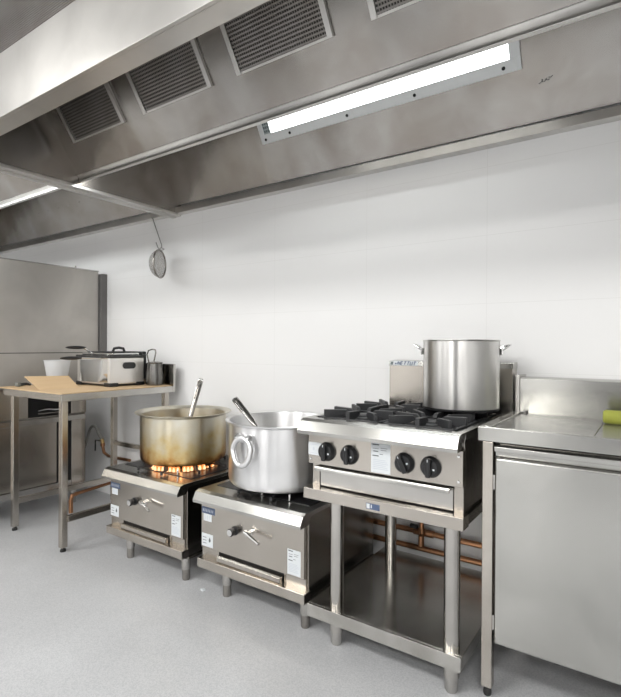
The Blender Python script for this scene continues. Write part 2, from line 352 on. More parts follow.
# ------------------------------------------------------------------ stockpot stoves
def flame_logo(bm, x, y, z, s):
    pts = [(0, 1), (.35, .45), (.5, .1), (.38, -.3), (.1, -.5), (-.2, -.45), (-.42, -.15), (-.4, .2), (-.2, .5)]
    M = Matrix.Translation((x, y, z)); poly(bm, [(a * s, b * s * 1.1) for a, b in pts], .0006, M)
def stove(cx, label):
    F = 1.68
    t = thing('stockpot_stove', label, 'stove', (cx, F, 0), 'low stockpot stoves')
    hw = .32
    # top sheet with the folded front nosing
    obj('top_sheet', PR([(F - .010, .428), (F - .030, .428), (F - .030, .441), (F - .012, .476), (F + .010, .484), (F + .64, .484), (F + .64, .470), (F + .05, .464), (F + .028, .430)], cx - hw, cx + hw), SB, t, bev=.0012, smooth=12)
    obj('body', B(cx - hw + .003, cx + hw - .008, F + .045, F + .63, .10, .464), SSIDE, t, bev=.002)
    obj('front_panel', B(cx - .318, cx + .300, F + .026, F + .044, .196, .445), SD, t, bev=.002)
    obj('lower_front', B(cx - .318, cx - .205, F + .034, F + .046, .112, .196), SD, t); obj('lower_front', B(cx + .190, cx + .304, F + .034, F + .046, .112, .196), SD, t)
    dr = obj('drip_drawer', PR([(F + .040, .150), (F + .016, .150), (F + .010, .158), (F + .010, .176), (F + .018, .182), (F + .040, .182)], cx - .198, cx + .184), SD, t, bev=.0015)
    obj('drawer_slot', B(cx - .205, cx + .190, F + .040, F + .0455, .112, .198), DARK, dr)
    obj('base_rail', B(cx - hw, cx + hw, F, F + .050, .106, .150), SD, t, bev=.003)
    obj('base_tray', B(cx - hw, cx + hw, F + .05, F + .63, .094, .106), SSIDE, t)
    for x, y in ((-.178, .062), (.284, .062), (-.28, .575), (.288, .575)):
        lg = obj('leg', LA([(.024, .094), (.024, .045), (.022, .035), (.019, .033)], c=(cx + x, F + y, 0), n=24), S, t)
        obj('foot', LA([(.0205, .038), (.0205, FZ + .007), (.018, FZ)], c=(cx + x, F + y, 0), n=24), SSIDE, lg)
    # hob
    hob = obj('hob_plate', B(cx - .285, cx + .275, F + .10, F + .61, .484, .487), ENAMEL, t)
    by = F + .29
    obj('burner_ring', LA([(.05, .487), (.15, .487), (.160, .491), (.160, .495), (.148, .497), (.135, .493), (.07, .493), (.05, .498), (.0, .498)], c=(cx, by, 0), n=40), IRON, t)
    for k in range(8):
        a = PI / 8 + k * PI / 4
        R_ = Matrix.Translation((cx, by, 0)) @ Matrix.Rotation(a, 4, 'Z')
        tb = bmesh.new(); box(tb, .150, .262, -.0055, .0055, .496, .506, R_); box(tb, .192, .225, -.0055, .0055, .506, .5245, R_); box(tb, .252, .262, -.0055, .0055, .487, .496, R_)
        obj('pot_support', tb, IRON, t, bev=.0012)
    for x, y in BOLTS:
        obj('bolt', LA([(.0055, .487), (.0055, .510), (.004, .513), (0, .513)], c=(cx + x, F + y, 0), n=12), CHROME, t)
    # control
    kx = cx - .094; P0 = F + .026
    kb = obj('control_knob', LA([(.022, 0), (.021, -.005), (.013, -.008), (.013, -.014), (.018, -.018), (.0185, -.034), (.015, -.037)], c=(kx, P0, .321), n=24, axis='Y'), BLACK, t)
    obj('knob_cap', LA([(.0145, -.0372), (.0145, -.039), (0, -.040)], c=(kx, P0, .321), n=20, axis='Y'), CHROME, kb)
    v = bmesh.new(); vx = cx + .005
    lathe(v, [(.013, 0), (.013, -.008), (.009, -.010), (.009, -.034), (0, -.034)], c=(vx, P0, .335), n=16, axis='Y')
    tube(v, [(vx - .016, P0 - .026, .340), (vx + .004, P0 - .028, .337), (vx + .026, P0 - .034, .330), (vx + .085, P0 - .046, .316)], [.009, .010, .008, .008], 10)
    obj('pilot_valve', v, CHROME, t)
    # labels on the panel
    b = B(cx - .314, cx - .226, P0 - .0006, P0, .364, .396)
    lb = obj('brand_badge', b, NAVY, t)
    w = bmesh.new()
    for i in range(7): poly(w, [(0, 0), (.004, 0), (.007, .014), (.003, .014)], .0004, Matrix.Translation((cx - .306 + i * .0105, P0 - .0006, .373)))
    obj('badge_lettering', w, INKL, lb)
    s_ = obj('small_sticker', B(cx - .302, cx - .248, P0 - .0006, P0, .328, .362), PAPER, t)
    w = bmesh.new()
    for i in range(3): box(w, cx - .293 + i * .015, cx - .288 + i * .015, P0 - .001, P0 - .0006, .334, .356)
    obj('sticker_print', w, INKL, s_)
    s_ = obj('flame_sticker', B(cx - .314, cx - .238, P0 - .0006, P0, .204, .266), PAPER, t)
    w = bmesh.new(); flame_logo(w, cx - .260, P0 - .0006, .236, .015)
    for i in range(3): box(w, cx - .306, cx - .282, P0 - .001, P0 - .0006, .218 + i * .014, .221 + i * .014)
    obj('sticker_print', w, INK, s_)
    lab(t, cx + .213, P0, .203, .070, .108)
    return t, by
def lab(t, x, y, z, w, h):
    """rating sticker: white paper with grey lines (no square code)"""
    s_ = obj('rating_sticker', B(x, x + w, y - .0006, y, z, z + h), PAPER, t)
    k = bmesh.new()
    for (a, b, c, d) in ((.08, .42, .92, .96), (.08, .40, .55, .585), (.5, .85, .83, .845), (.5, .8, .76, .775), (.1, .4, .80, .815), (.12, .38, .70, .73), (.45, .62, .62, .64)):
        box(k, x + a * w, x + b * w, y - .0010, y - .0006, z + c * h, z + d * h)
    obj('sticker_print', k, INK, s_)
    k = bmesh.new()
    for i in range(6): box(k, x + .1 * w, x + (.9 - .07 * (i % 3)) * w, y - .0010, y - .0006, z + (.12 + .06 * i) * h, z + (.145 + .06 * i) * h)
    obj('fine_print', k, INKL, s_)
SX1, SX2 = -2.262, -1.510
BOLTS = ((.0, .108), (.158, .112))
st1, by = stove(SX1, 'low stockpot stove with flames burning under the scorched pot')
st2 = dup(st1, (SX2, 1.68, 0), 'low stockpot stove, burner off, under the large bright aluminium pot')
# the flames (only under the scorched pot)
fl = bmesh.new(); fc = bmesh.new()
for k in range(52):
    a = 2 * PI * k / 52 + random.uniform(-.03, .03)
    near = abs((a - math.radians(308) + PI) % (2 * PI) - PI) < math.radians(50)
    r = random.uniform(.178, .190); hh = random.uniform(.032, .036) if near else random.uniform(.012, .016)
    cc = Vector((SX1 + r * math.cos(a), by + r * math.sin(a), .488)); q = 1.25 if near else .7
    lathe(fl, [(0, 0), (.008 * q, .003), (.0095 * q, hh * .4), (.0075 * q, hh * .8), (0, hh)], c=cc, n=8)
    lathe(fc, [(0, .002), (.006 * q, .004), (.0065 * q, hh * .35), (.004 * q, hh * .7), (0, hh * .85)], c=cc + Vector((math.cos(a) * .0072 * q, math.sin(a) * .0072 * q, 0)), n=6)
f = obj('burner_flame', fl, FLAME, st1); f['kind'] = 'stuff'
f2 = obj('flame_core', fc, FLAMEC, f)
l = bpy.data.lights.new('fire', 'POINT'); l.energy = .8; l.color = (1, .5, .2); l.shadow_soft_size = .06
lo = bpy.data.objects.new('fire_light', l); C.objects.link(lo); lo.location = (SX1 + .11, by - .13, .497)

# ------------------------------------------------------------------ pots
def ladle(name, top, low, label, w=.011, hm=None):
    top, low = Vector(top), Vector(low); d = (low - top).normalized()
    t = thing(name, label, 'ladle', tuple(low))
    g = bmesh.new(); side = d.cross(Vector((.75, -.66, 0))).normalized(); nn = d.cross(side).normalized()
    HL = (low - top).length; rows = [(0, .6, .5), (.004, 1, .55), (.05, 1.0, .55), (min(HL * .6, .22), .85, .5), (min(HL * .6, .22) + .02, .5, .4), (min(HL * .6, .22) + .04, .3, .4)]; rings = []
    for s, a, b in rows:
        ring = []
        for k in range(16):
            ph = 2 * PI * k / 16; q = abs(math.cos(ph)) ** .5 * (1 if math.cos(ph) > 0 else -1); e = abs(math.sin(ph)) ** .5 * (1 if math.sin(ph) > 0 else -1)
            ring.append(g.verts.new(top + d * s + side * (w * a * q) + nn * (w * b * e)))
        rings.append(ring)
    for a, b in zip(rings, rings[1:]):
        for k in range(16): g.faces.new((a[k], a[(k + 1) % 16], b[(k + 1) % 16], b[k]))
    g.faces.new(rings[0][::-1]); g.faces.new(rings[-1])
    h = obj('handle', g, hm or SSIDE, t)
    g = bmesh.new()
    for k_ in (-.45, .45): tube(g, [top + d * .03 + side * w * k_ - nn * w * .50, top + d * .12 + side * w * k_ * .9 - nn * w * .46], w * .14, 8)
    obj('handle_groove', g, DARK, h)
    obj('hanging_ring', T([top - d * .004 + side * (w * .75 * math.cos(a)) - d * (w * .5 * math.sin(a)) for a in [2 * PI * k / 16 for k in range(17)]], w * .22, 8), CHROME, h)
    obj('shaft', T([top + d * .17, low - d * .02], .0045, 10), S, t)
    obj('bowl', LA([(.045, .0), (.038, -.022), (.02, -.034), (0, -.037), (0, -.035), (.019, -.032), (.036, -.020), (.043, 0)], c=low - Vector((0, 0, .005)), n=24), S, t)
    return t
def frameM(d):
    u, w = frame_of(d); return Matrix(((u.x, w.x, d.x, 0), (u.y, w.y, d.y, 0), (u.z, w.z, d.z, 0), (0, 0, 0, 1)))
# scorched pot
pz = .525; px, py = SX1, by
t = thing('cooking_pot', 'wide scorched aluminium pot with a flared rim on the lit stove', 'pot', (px, py, pz))
r, h = .243, .271
prof = [(0, 0), (r - .03, 0), (r - .012, .004), (r - .003, .014), (r, .030), (r, h - .014), (r + .006, h - .008), (r + .028, h), (r + .031, h + .004), (r + .028, h + .006), (r + .004, h), (r - .005, h - .010), (r - .005, .03), (r - .03, .006), (0, .006)]
obj('body', LA([(a, b) for a, b in prof], c=(px, py, pz), n=96), STAIN, t)
obj('broth', LA([(0, .12), (r - .0055, .12), (r - .0055, .115), (0, .115)], c=(px, py, pz), n=64), simple('brown_broth', (.14, .07, .025), .2), t)
ladle('ladle', (-2.235, 2.075, .972), (-2.225, 1.93, .62), 'steel ladle standing upright in the scorched pot', .0155)
# aluminium pot
px, py = -1.502, 1.928
t = thing('cooking_pot', 'deep bright aluminium pot with a big ring handle on the unlit stove', 'pot', (px, py, pz))
r, h = .259, .300
prof = [(0, 0), (r - .035, 0), (r - .014, .005), (r - .004, .016), (r, .034), (r, h - .012), (r + .004, h - .008), (r + .015, h - .006), (r + .017, h), (r + .013, h + .003), (r - .004, h), (r - .007, h - .01), (r - .007, .03), (r - .03, .007), (0, .007)]
obj('body', LA(prof, c=(px, py, pz), n=96), ALU, t)
obj('broth', LA([(0, .10), (r - .0075, .10), (r - .0075, .095), (0, .095)], c=(px, py, pz), n=64), simple('pale_broth', (.30, .26, .18), .2), t)
def ring_handle(a, t, px, py, zc):
    R_ = Matrix.Translation((px, py, zc)) @ Matrix.Rotation(a, 4, 'Z')   # local x outwards, y tangential
    g = bmesh.new()
    box(g, r - .004, r + .009, -.044, .044, .012, .050, R_)
    for s in (-1, 1):
        tube(g, [R_ @ Vector((r, s * .034, .040)), R_ @ Vector((r + .016, s * .034, .042)), R_ @ Vector((r + .032, s * .032, .034))], [.014, .014, .010], 14)
        tube(g, [R_ @ Vector((r, s * .016, .024)), R_ @ Vector((r + .014, s * .014, .026)), R_ @ Vector((r + .026, s * .014, .024))], [.010, .010, .006], 12)
    br = obj('handle_bracket', g, ALU, t, bev=.004)
    pts = []
    for i in range(28):
        a_ = 2 * PI * i / 28
        yy = .052 * math.cos(a_) * (1.06 if math.sin(a_) > 0 else .96); zz = .060 * math.sin(a_)
        pts.append(R_ @ Vector((r + .026 - .006 * math.sin(a_), yy, -.022 + zz)))
    obj('handle_ring', T(pts + [pts[0]], .0135, 12), ALU, br)
ring_handle(math.radians(269), t, px, py, pz + .208)
ring_handle(math.radians(89), t, px, py, pz + .208)
ladle('ladle', (-1.832, 1.945, .896), (-1.43, 1.80, .69), 'steel ladle leaning out over the rim of the bright aluminium pot', .0175, S)

# ------------------------------------------------------------------ four burner range on its stand
RX0, RX1, RF = -1.178, -.530, 1.672
rc = (RX0 + RX1) / 2
t = rg = thing('gas_range', 'stainless four-burner gas range with black knobs on an open stand', 'range', (rc, RF, 0))
NF = RF - .052
obj('top_sheet', PR([(NF + .020, .830), (NF, .830), (NF, .844), (NF + .019, .880), (NF + .040, .889), (NF + .085, .889), (NF + .085, .875), (NF + .05, .870), (NF + .045, .832)], RX0 - .008, RX1 - .004), SB, t, bev=.0012, smooth=12)
obj('side_rim', B(RX0 - .008, RX0 + .020, NF + .085, 2.35, .862, .889), SB, t, bev=.002)
obj('side_rim', B(RX1 - .030, RX1 - .004, NF + .085, 2.35, .862, .889), SB, t, bev=.002)
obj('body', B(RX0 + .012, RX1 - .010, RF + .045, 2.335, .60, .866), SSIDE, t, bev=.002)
obj('spill_tray', B(RX0 + .02, RX1 - .03, NF + .085, 2.30, .862, .872), ENAMEL, t)
obj('control_panel', B(RX0 + .008, RX1 - .004, RF + .006, RF + .046, .703, .828), SD, t, bev=.002)
for x, z in ((RX0 + .02, .722), (RX1 - .018, .808), (RX1 - .018, .722)):
    obj('screw', LA([(.006, 0), (.005, -.002), (0, -.003)], c=(x, RF + .006, z), n=12, axis='Y'), CHROME, t)
dw = obj('crumb_drawer', B(RX0 + .052, RX1 - .045, RF + .030, RF + .046, .612, .690), S, t, bev=.001)
obj('drawer_pull', PR([(RF + .030, .694), (RF + .006, .694), (RF + .002, .688), (RF + .002, .676), (RF + .008, .676), (RF + .010, .686), (RF + .030, .686)], RX0 + .040, RX1 - .050), SB, dw, bev=.001)
obj('drawer_gap', B(RX0 + .045, RX1 - .045, RF + .044, RF + .0455, .604, .700), DARK, dw)
obj('drawer_surround', B(RX0 + .012, RX0 + .045, RF + .034, RF + .046, .604, .703), SD, t); obj('drawer_surround', B(RX1 - .042, RX1 - .010, RF + .034, RF + .046, .604, .703), SD, t)
for i, x in enumerate((-1.078, -.975, -.745, -.646)):
    kb = obj('control_knob', LA([(.038, 0), (.038, -.004), (.035, -.007), (.033, -.018), (.029, -.022)], c=(x, RF + .006, .760), n=36, axis='Y'), BLACK, t)
    g = bmesh.new(); an = (0, .05, .45, 0)[i]
    R_ = Matrix.Translation((x, RF + .006, .760)) @ Matrix.Rotation(-an, 4, 'Y')
    box(g, -.0095, .0095, -.036, -.020, -.033, .034, R_)
    obj('knob_grip', g, BLACK, kb, bev=.004, seg=3)
    g = bmesh.new(); box(g, .014, .021, -.0236, -.0228, -.008, -.002, R_); box(g, -.003, .003, -.0236, -.0228, .0, .004, R_); box(g, -.0012, .0012, -.0366, -.0358, .022, .031, R_)
    obj('knob_marking', g, PAPER, kb)
lab(t, -.882, RF + .006, .708, .080, .112)
s_ = obj('knob_sticker', B(RX0 + .008, RX0 + .075, RF + .0054, RF + .006, .738, .790), PAPER, t)
w = bmesh.new(); flame_logo(w, RX0 + .034, RF + .0054, .762, .010)
for i in range(2): box(w, RX0 + .018, RX0 + .052, RF + .005, RF + .0054, .745 + .034 * i, .747 + .034 * i)
obj('sticker_print', w, INKL, s_)
# flue riser at the back
fx0, fx1 = -1.100, -.512
obj('flue_riser', B(fx0, fx1, 2.285, 2.365, .875, 1.088), SD, t, bev=.002)
fc_ = obj('flue_cap', PR([(2.283, 1.086), (2.290, 1.110), (2.365, 1.114), (2.365, 1.086)], fx0 - .002, fx1 + .002), SB, t, bev=.001)
Mq = Matrix(((1, 0, 0, 0), (0, 1, .28, 2.2835), (0, 0, .96, 1.089), (0, 0, 0, 1)))
bd = obj('brand_badge', B(fx0 + .004, fx0 + .150, -.0012, 0, 0, .022, M=Mq), PAPER, fc_)
w = bmesh.new(); box(w, fx0 + .006, fx0 + .020, -.002, -.0012, .002, .018, Mq)
obj('badge_square', w, simple('badge_grey_green', (.12, .15, .15), .5), bd)
w = bmesh.new()
lathe(w, [(0, 0), (.0045, 0), (.0045, -.0012), (0, -.0012)], c=(0, 0, 0), n=12, M=Mq @ Matrix.Translation((fx0 + .034, -.0012, .008)) @ Matrix(((1, 0, 0, 0), (0, 0, 1, 0), (0, 1, 0, 0), (0, 0, 0, 1))))
x = fx0 + .042
def glyph(kind, x):
    st = {'W': [((0, 0), (.0, .012)), ((0, 0), (.004, .008)), ((.004, .008), (.008, 0)), ((.008, 0), (.008, .012))], 'I': [((.003, 0), (.003, .012))],
          'S': [((0, 0), (.007, 0)), ((.007, 0), (.007, .006)), ((0, .006), (.007, .006)), ((0, .006), (0, .012)), ((0, .012), (.007, .012))],
          'T': [((.0035, 0), (.0035, .012)), ((0, .012), (.007, .012))], 'E': [((0, 0), (0, .012)), ((0, 0), (.006, 0)), ((0, .006), (.006, .006)), ((0, .012), (.006, .012))],
          'U': [((0, .012), (0, 0)), ((0, 0), (.007, 0)), ((.007, 0), (.007, .012))], 'N': [((0, 0), (0, .012)), ((0, .012), (.007, 0)), ((.007, 0), (.007, .012))]}[kind]
    for (a, b), (c, d) in st:
        sh = .25
        p = [Mq @ Vector((x + 1.5 * (a + sh * b), -.0016, 1.35 * b + .003)), Mq @ Vector((x + 1.5 * (c + sh * d), -.0016, 1.35 * d + .003))]
        tube(w, p, .0021, 6)
for ch in 'NETTUT': glyph(ch, x); x += .0168
obj('badge_lettering', w, NAVY, bd)
# burners and trivets
def burner(bx, by_, t):
    z0 = .872
    bn = obj('burner_head', LA([(0, z0), (.052, z0), (.050, .886), (.040, .892), (.040, .896), (.030, .900), (0, .900)], c=(bx, by_, 0), n=32), IRON, t)
    g = bmesh.new(); hx, hy = .142, .133
    for (a, b, c, d) in ((-hx, hx, -hy, -hy + .012), (-hx, hx, hy - .012, hy), (-hx, -hx + .012, -hy, hy), (hx - .012, hx, -hy, hy)): box(g, bx + a, bx + b, by_ + c, by_ + d, .876, .893)
    for k in range(8):
        a = k * PI / 4; R_ = Matrix.Translation((bx, by_, 0)) @ Matrix.Rotation(a, 4, 'Z')
        Lr = (hx if k % 4 == 0 else hy if k % 4 == 2 else 1.28 * hy) - .002
        i0 = .042 if k % 2 == 0 else .060
        w_ = .0085 if k % 2 == 0 else .007
        # finger: thick block with a sloping nose towards the burner
        pr = [(i0, .902), (i0 + .012, .918), (Lr, .921), (Lr, .878), (Lr - .02, .878), (i0 + .02, .893)]
        va = [g.verts.new(R_ @ Vector((p, -w_, q))) for p, q in pr]; vb = [g.verts.new(R_ @ Vector((p, w_, q))) for p, q in pr]
        n = len(pr)
        for j in range(n): g.faces.new((va[j], va[(j + 1) % n], vb[(j + 1) % n], vb[j]))
        g.faces.new(va[::-1]); g.faces.new(vb)
    tr = obj('trivet', g, IRON, t, bev=.002)
    box_ = obj('trivet_bowl', LA([(.118, .879), (.108, .875), (.07, .873), (.07, .875), (.105, .878), (.118, .883)], c=(bx, by_, 0), n=32), ENAMEL, tr)
for bx in (-1.005, -.712):
    for byy in (1.842, 2.112): burner(bx, byy, t)
# stand
BR = bmesh.new(); box(BR, RX0 - .004, RX1 + .004, RF - .012, RF + .050, .562, .606)
obj('stand_top_rail', BR, SD, t, bev=.002)
obj('stand_top_plate', B(RX0, RX1, RF + .05, 2.33, .565, .600), SSIDE, t)
s_ = obj('blue_badge', B(-.892, -.836, RF - .0126, RF - .012, .572, .594), NAVY, t)
obj('badge_print', box(B(-.890, -.877, RF - .0132, RF - .0126, .574, .592), -.872, -.868, RF - .0132, RF - .0126, .577, .590), PAPER, s_)
SHF = steel('worn_shelf_steel', (.62, .61, .58), .17, smear=.10, tint=(.40, .385, .355), flat=.6)
g = bmesh.new(); box(g, RX0 + .016, RX1 - .002, RF + .004, 2.365, .128, .134)
box(g, RX0 + .016, RX1 - .002, RF - .010, RF + .004, .083, .134); box(g, RX0 + .016, RX0 + .022, RF + .004, 2.34, .083, .128); box(g, RX1 - .008, RX1 - .002, RF + .004, 2.34, .083, .128)
obj('stand_shelf', g, SHF, t, bev=.001)
for x, y in ((RX0 + .124, RF + .045), (RX1 - .050, RF + .040), (RX0 + .131, 2.20), (RX1 - .050, 2.20)):
    lg = obj('leg', T([(x, y, .562), (x, y, .134)], .028, 32), SV2, t)
    g = LA([(.028, .1275), (.028, .035), (.025, .033)], c=(x, y, 0), n=32)
    lf = obj('leg_foot', g, SV2, lg)
    obj('foot_cap', LA([(.0235, .036), (.0235, FZ + .008), (.019, FZ)], c=(x, y, 0), n=32), S, lg)

# tall stockpot
px, py, pz = -.676, 2.088, .9225
t = thing('stockpot', 'tall polished stainless stockpot on the back right burner of the range', 'pot', (px, py, pz))
r, h = .155, .285
obj('body', LA([(0, 0), (r - .010, 0), (r - .002, .006), (r, .012), (r, h - .004), (r + .003, h), (r + .001, h + .003), (r - .003, h), (r - .004, .01), (r - .02, .004), (0, .004)], c=(px, py, pz), n=96), SV, t)
obj('sole_plate', LA([(r - .005, -.0005), (r - .002, .008), (r + .0015, .010), (r + .0015, .004), (r - .002, -.0005)], c=(px, py, pz), n=96), ENAMEL, t)
for a in (17.9 + 8, 197.9 - 6):
    R_ = Matrix.Translation((px, py, pz + h - .040)) @ Matrix.Rotation(math.radians(a), 4, 'Z')
    hd_ = obj('handle', T([R_ @ Vector(p) for p in ((r, -.036, 0), (r + .020, -.036, .012), (r + .034, -.030, .020), (r + .040, -.015, .023), (r + .041, 0, .024), (r + .040, .015, .023), (r + .034, .030, .020), (r + .020, .036, .012), (r, .036, 0))], .0042, 10), CHROME, t)
    g = bmesh.new()
    for s in (-.036, .036): box(g, r - .002, r + .004, s - .012, s + .012, -.020, .008, R_)
    obj('handle_plate', g, CHROME, hd_, bev=.002)

# ------------------------------------------------------------------ right-hand bench with under-counter cabinet
CF = 1.745; cx0, cx1 = -.505, .95
t = thing('steel_bench', 'stainless steel bench with raised edge and splashback at the right', 'bench', (cx0 + .3, CF, 0))
g = bmesh.new()
box(g, cx0, cx1, CF, CF + .014, .858, .908)
box(g, cx0, cx0 + .014, CF + .014, 2.26, .858, .908)
obj('front_edge', g, SB, t, bev=.003)
g = bmesh.new(); prism(g, [(CF + .014, .858), (CF + .014, .908), (CF + .030, .902), (2.26, .902), (2.26, .858)], cx0 + .014, -.160)
prism(g, [(CF + .014, .858), (CF + .014, .908), (CF + .030, .902), (2.26, .902), (2.26, .858)], -.157, cx1)
obj('worktop', g, SB, t, bev=.001)
g = bmesh.new(); box(g, cx0 + .014, cx0 + .040, CF + .02, 2.245, .902, .909)
obj('raised_edge', g, SB, t, bev=.003)
obj('splashback', PR([(2.262, .858), (2.250, .902), (2.250, 1.038), (2.250, 1.048), (2.262, 1.052), (2.376, 1.052), (2.376, 1.040), (2.262, 1.040), (2.262, .902)], cx0 + .03, cx1), SB, t, bev=.0015)
obj('splashback_end', B(cx0 + .012, cx0 + .030, 2.245, 2.376, .909, 1.062), S, t, bev=.002)
obj('corner_bolt', LA([(0, 0), (.010, .0), (.010, .008), (0, .010)], c=(cx0 + .052, 2.236, .902), n=12), SCREW, t)
for x, y in ((cx0 + .033, CF + .022), (cx0 + .033, 2.22), (cx1 - .03, CF + .022), (cx1 - .03, 2.22)):
    lg = obj('leg', B(x - .018, x + .018, y - .018, y + .018, .012, .858), SD, t, bev=.003)
    obj('castor_foot', LA([(.010, .012), (.010, .004), (.013, .0), (.014, -.012), (.012, FZ)], c=(x, y, 0), n=20), RUBBER, lg)
t = thing('under_counter_cabinet', 'wide stainless under-counter cabinet with a plain door, below the bench', 'cabinet', (.2, CF, .13))
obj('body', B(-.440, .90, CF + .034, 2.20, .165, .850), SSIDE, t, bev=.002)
dr = obj('door', B(-.449, .60, CF + .004, CF + .032, .170, .806), SB, t, bev=.009, seg=4)
obj('door_grip', PR([(CF + .032, .812), (CF + .020, .808), (CF + .016, .826), (CF + .002, .826), (CF, .832), (CF, .843), (CF + .006, .846), (CF + .032, .846)], -.449, .60), SB, dr, bev=.0015)
for z in (.72, .24): obj('hinge', B(-.4565, -.449, CF + .010, CF + .026, z - .025, z + .025), S, dr)
for x, y in ((-.30, CF + .36), (.84, CF + .36), (-.38, 2.12), (.84, 2.12)):
    obj('leg', LA([(.018, .165), (.018, .05), (.022, .045), (.024, FZ)], c=(x, y, 0), n=16), BLACK, t)
o = obj('cleaning_sponge', T([(-.158, 2.120, .928), (-.150, 2.120, .928), (-.02, 2.112, .928), (.04, 2.110, .928), (.05, 2.110, .928)], [.020, .0255, .0255, .0255, .02], 20), GREEN, origin=(-.05, 2.115, .903), bev=0)
tag(o, 'yellow-green rolled cleaning sponge on the bench at the right edge', 'sponge')

# ------------------------------------------------------------------ gas pipes on the wall
def wall_pipe(z, label, y=2.352):
    t = thing('copper_pipe', label, 'pipe', (-1.2, y, z))
    obj('pipe', T([(-3.62 if z < .2 else -3.3, y, z), (.8, y, z)], .0135, 16), COPPER, t)
    for x in (-1.75, -1.12, -.6, .1):
        g = bmesh.new(); box(g, x - .010, x + .010, y - .014, WY - .001, z - .016, z + .022)
        obj('pipe_clip', g, BLACK, t, bev=.002)
    return t
t = wall_pipe(.260, 'upper copper gas pipe on the wall behind the range stand')
wall_pipe(.178, 'lower copper gas pipe on the wall behind the range stand', 2.352)
g = bmesh.new(); x = -.94
tube(g, [(x - .05, 2.352, .26), (x + .05, 2.352, .26)], .018, 16); tube(g, [(x, 2.352, .26), (x, 2.335, .262), (x, 2.318, .25), (x, 2.316, .205)], .014, 16); tube(g, [(x, 2.330, .262), (x, 2.322, .31), (x, 2.316, .35)], [.013, .011, .011], 16)
obj('pipe_tee', g, COPPER, t)
g = T([(x - .055, 2.316, .295), (x - .02, 2.316, .295)], .012, 12); obj('valve_lever', g, BLACK, t)
# bayonet outlet with a flexible hose, left of the first stove
t = thing('gas_outlet', 'copper gas outlet with brass tap on the wall beneath the table', 'gas outlet', (-3.56, 2.34, .3))
g = T([(-3.30, 2.345, .300), (-3.46, 2.34, .300), (-3.56, 2.335, .302), (-3.60, 2.32, .33), (-3.60, 2.31, .38)], .012, 14); tube(g, [(-3.60, 2.31, .38), (-3.60, 2.31, .405)], .017, 12)
obj('pipe', g, COPPER, t)
obj('tap', T([(-3.60, 2.31, .405), (-3.60, 2.30, .44)], .015, 12), BRASS, t)
obj('tap_lever', T([(-3.60, 2.295, .425), (-3.66, 2.285, .425), (-3.66, 2.283, .34)], .006, 8), BLACK, t)
t = obj('gas_hose', T([(-3.60, 2.30, .44)] + [(-3.66 + .07 * math.cos(a), 2.27, .45 + .09 * math.sin(a)) for a in [x * PI / 8 for x in range(1, 8)]] + [(-3.735, 2.25, .40), (-3.76, 2.22, .28), (-3.80, 2.19, .15), (-3.86, 2.15, .06), (-3.95, 2.10, .03)], .011, 12), HOSE, origin=(-3.6, 2.3, .4))
tag(t, 'grey flexible gas hose looping down from the outlet under the table', 'hose')
t = thing('floor_pipe', 'low copper pipe with elbow running near the floor beside the table leg', 'pipe', (-3.4, 2.1, .1))
obj('pipe', T([(-3.44, 2.0, .105), (-3.47, 2.16, .105), (-3.50, 2.335, .105)], .012, 12), COPPER, t)
g = T([(-3.44, 2.0, .105), (-3.435, 1.965, .10), (-3.435, 1.955, .07), (-3.435, 1.955, FZ)], .015, 14)
obj('elbow', g, COPPER, t)

# ------------------------------------------------------------------ steel table at the left
tx0, tx1, ty0, ty1 = -3.44, -2.748, 1.508, 2.30
t = thing('steel_table', 'small stainless steel table with square legs, covered with cardboard', 'table', ((tx0 + tx1) / 2, ty0, 0))
obj('tabletop', B(tx0, tx1, ty0, ty1, .858, .900), S, t, bev=.002)
obj('splashback', B(tx0, tx1, ty1, ty1 + .018, .858, 1.052), S, t, bev=.002)
for x, y in ((tx1 - .078, ty0 + .054), (tx0 + .034, ty0 + .054), (tx1 - .050, ty1 - .03), (tx0 + .048, ty1 - .03)):
    lg = obj('leg', B(x - .0185, x + .0185, y - .0185, y + .0185, .004, .858), SD, t, bev=.003)
    obj('foot', LA([(.011, .004), (.011, -.004), (.016, -.008), (.016, FZ)], c=(x, y, 0), n=16), RUBBER, lg)
xa, xb, ya, yb = tx0 + .040, tx1 - .064, ty0 + .053, ty1 - .03
for x in (xa, xb): obj('side_rail', B(x - .012, x + .012, ya + .0185, yb - .0185, .150, .186), SD, t, bev=.002)
obj('back_rail', B(xa + .0185, xb - .0185, yb - .012, yb + .012, .424, .456), SD, t, bev=.002)
# cardboard
g = bmesh.new(); box(g, -3.505, -2.752, 1.500, 2.285, .901, .9065)
pts = [(-3.072, 1.548), (-3.052, 1.790), (-3.185, 1.795), (-3.205, 1.525)]
zz = [.9065, .9065, .978, .985]
va = [g.verts.new((x, y, z)) for (x, y), z in zip(pts, zz)]; vb = [g.verts.new((x - .0035, y, z - .0045 if i > 1 else z)) for i, ((x, y), z) in enumerate(zip(pts, zz))]
for j in range(4): g.faces.new((va[j], va[(j + 1) % 4], vb[(j + 1) % 4], vb[j]))
g.faces.new(va); g.faces.new(vb[::-1])
o = obj('cardboard_sheet', g, CARD, origin=(-3.1, 1.9, .901)); tag(o, 'brown cardboard sheet with a raised flap spread over the steel table', 'cardboard')
# plastic tub
o = obj('plastic_tub', LA([(0, 0), (.052, 0), (.056, .004), (.082, .166), (.086, .168), (.086, .171), (.080, .170), (.053, .006), (0, .004)], c=(-3.335, 1.80, .9065), n=40), PLAST, origin=(-3.335, 1.80, .9065))
tag(o, 'milky white plastic tub standing behind the cardboard flap', 'tub')
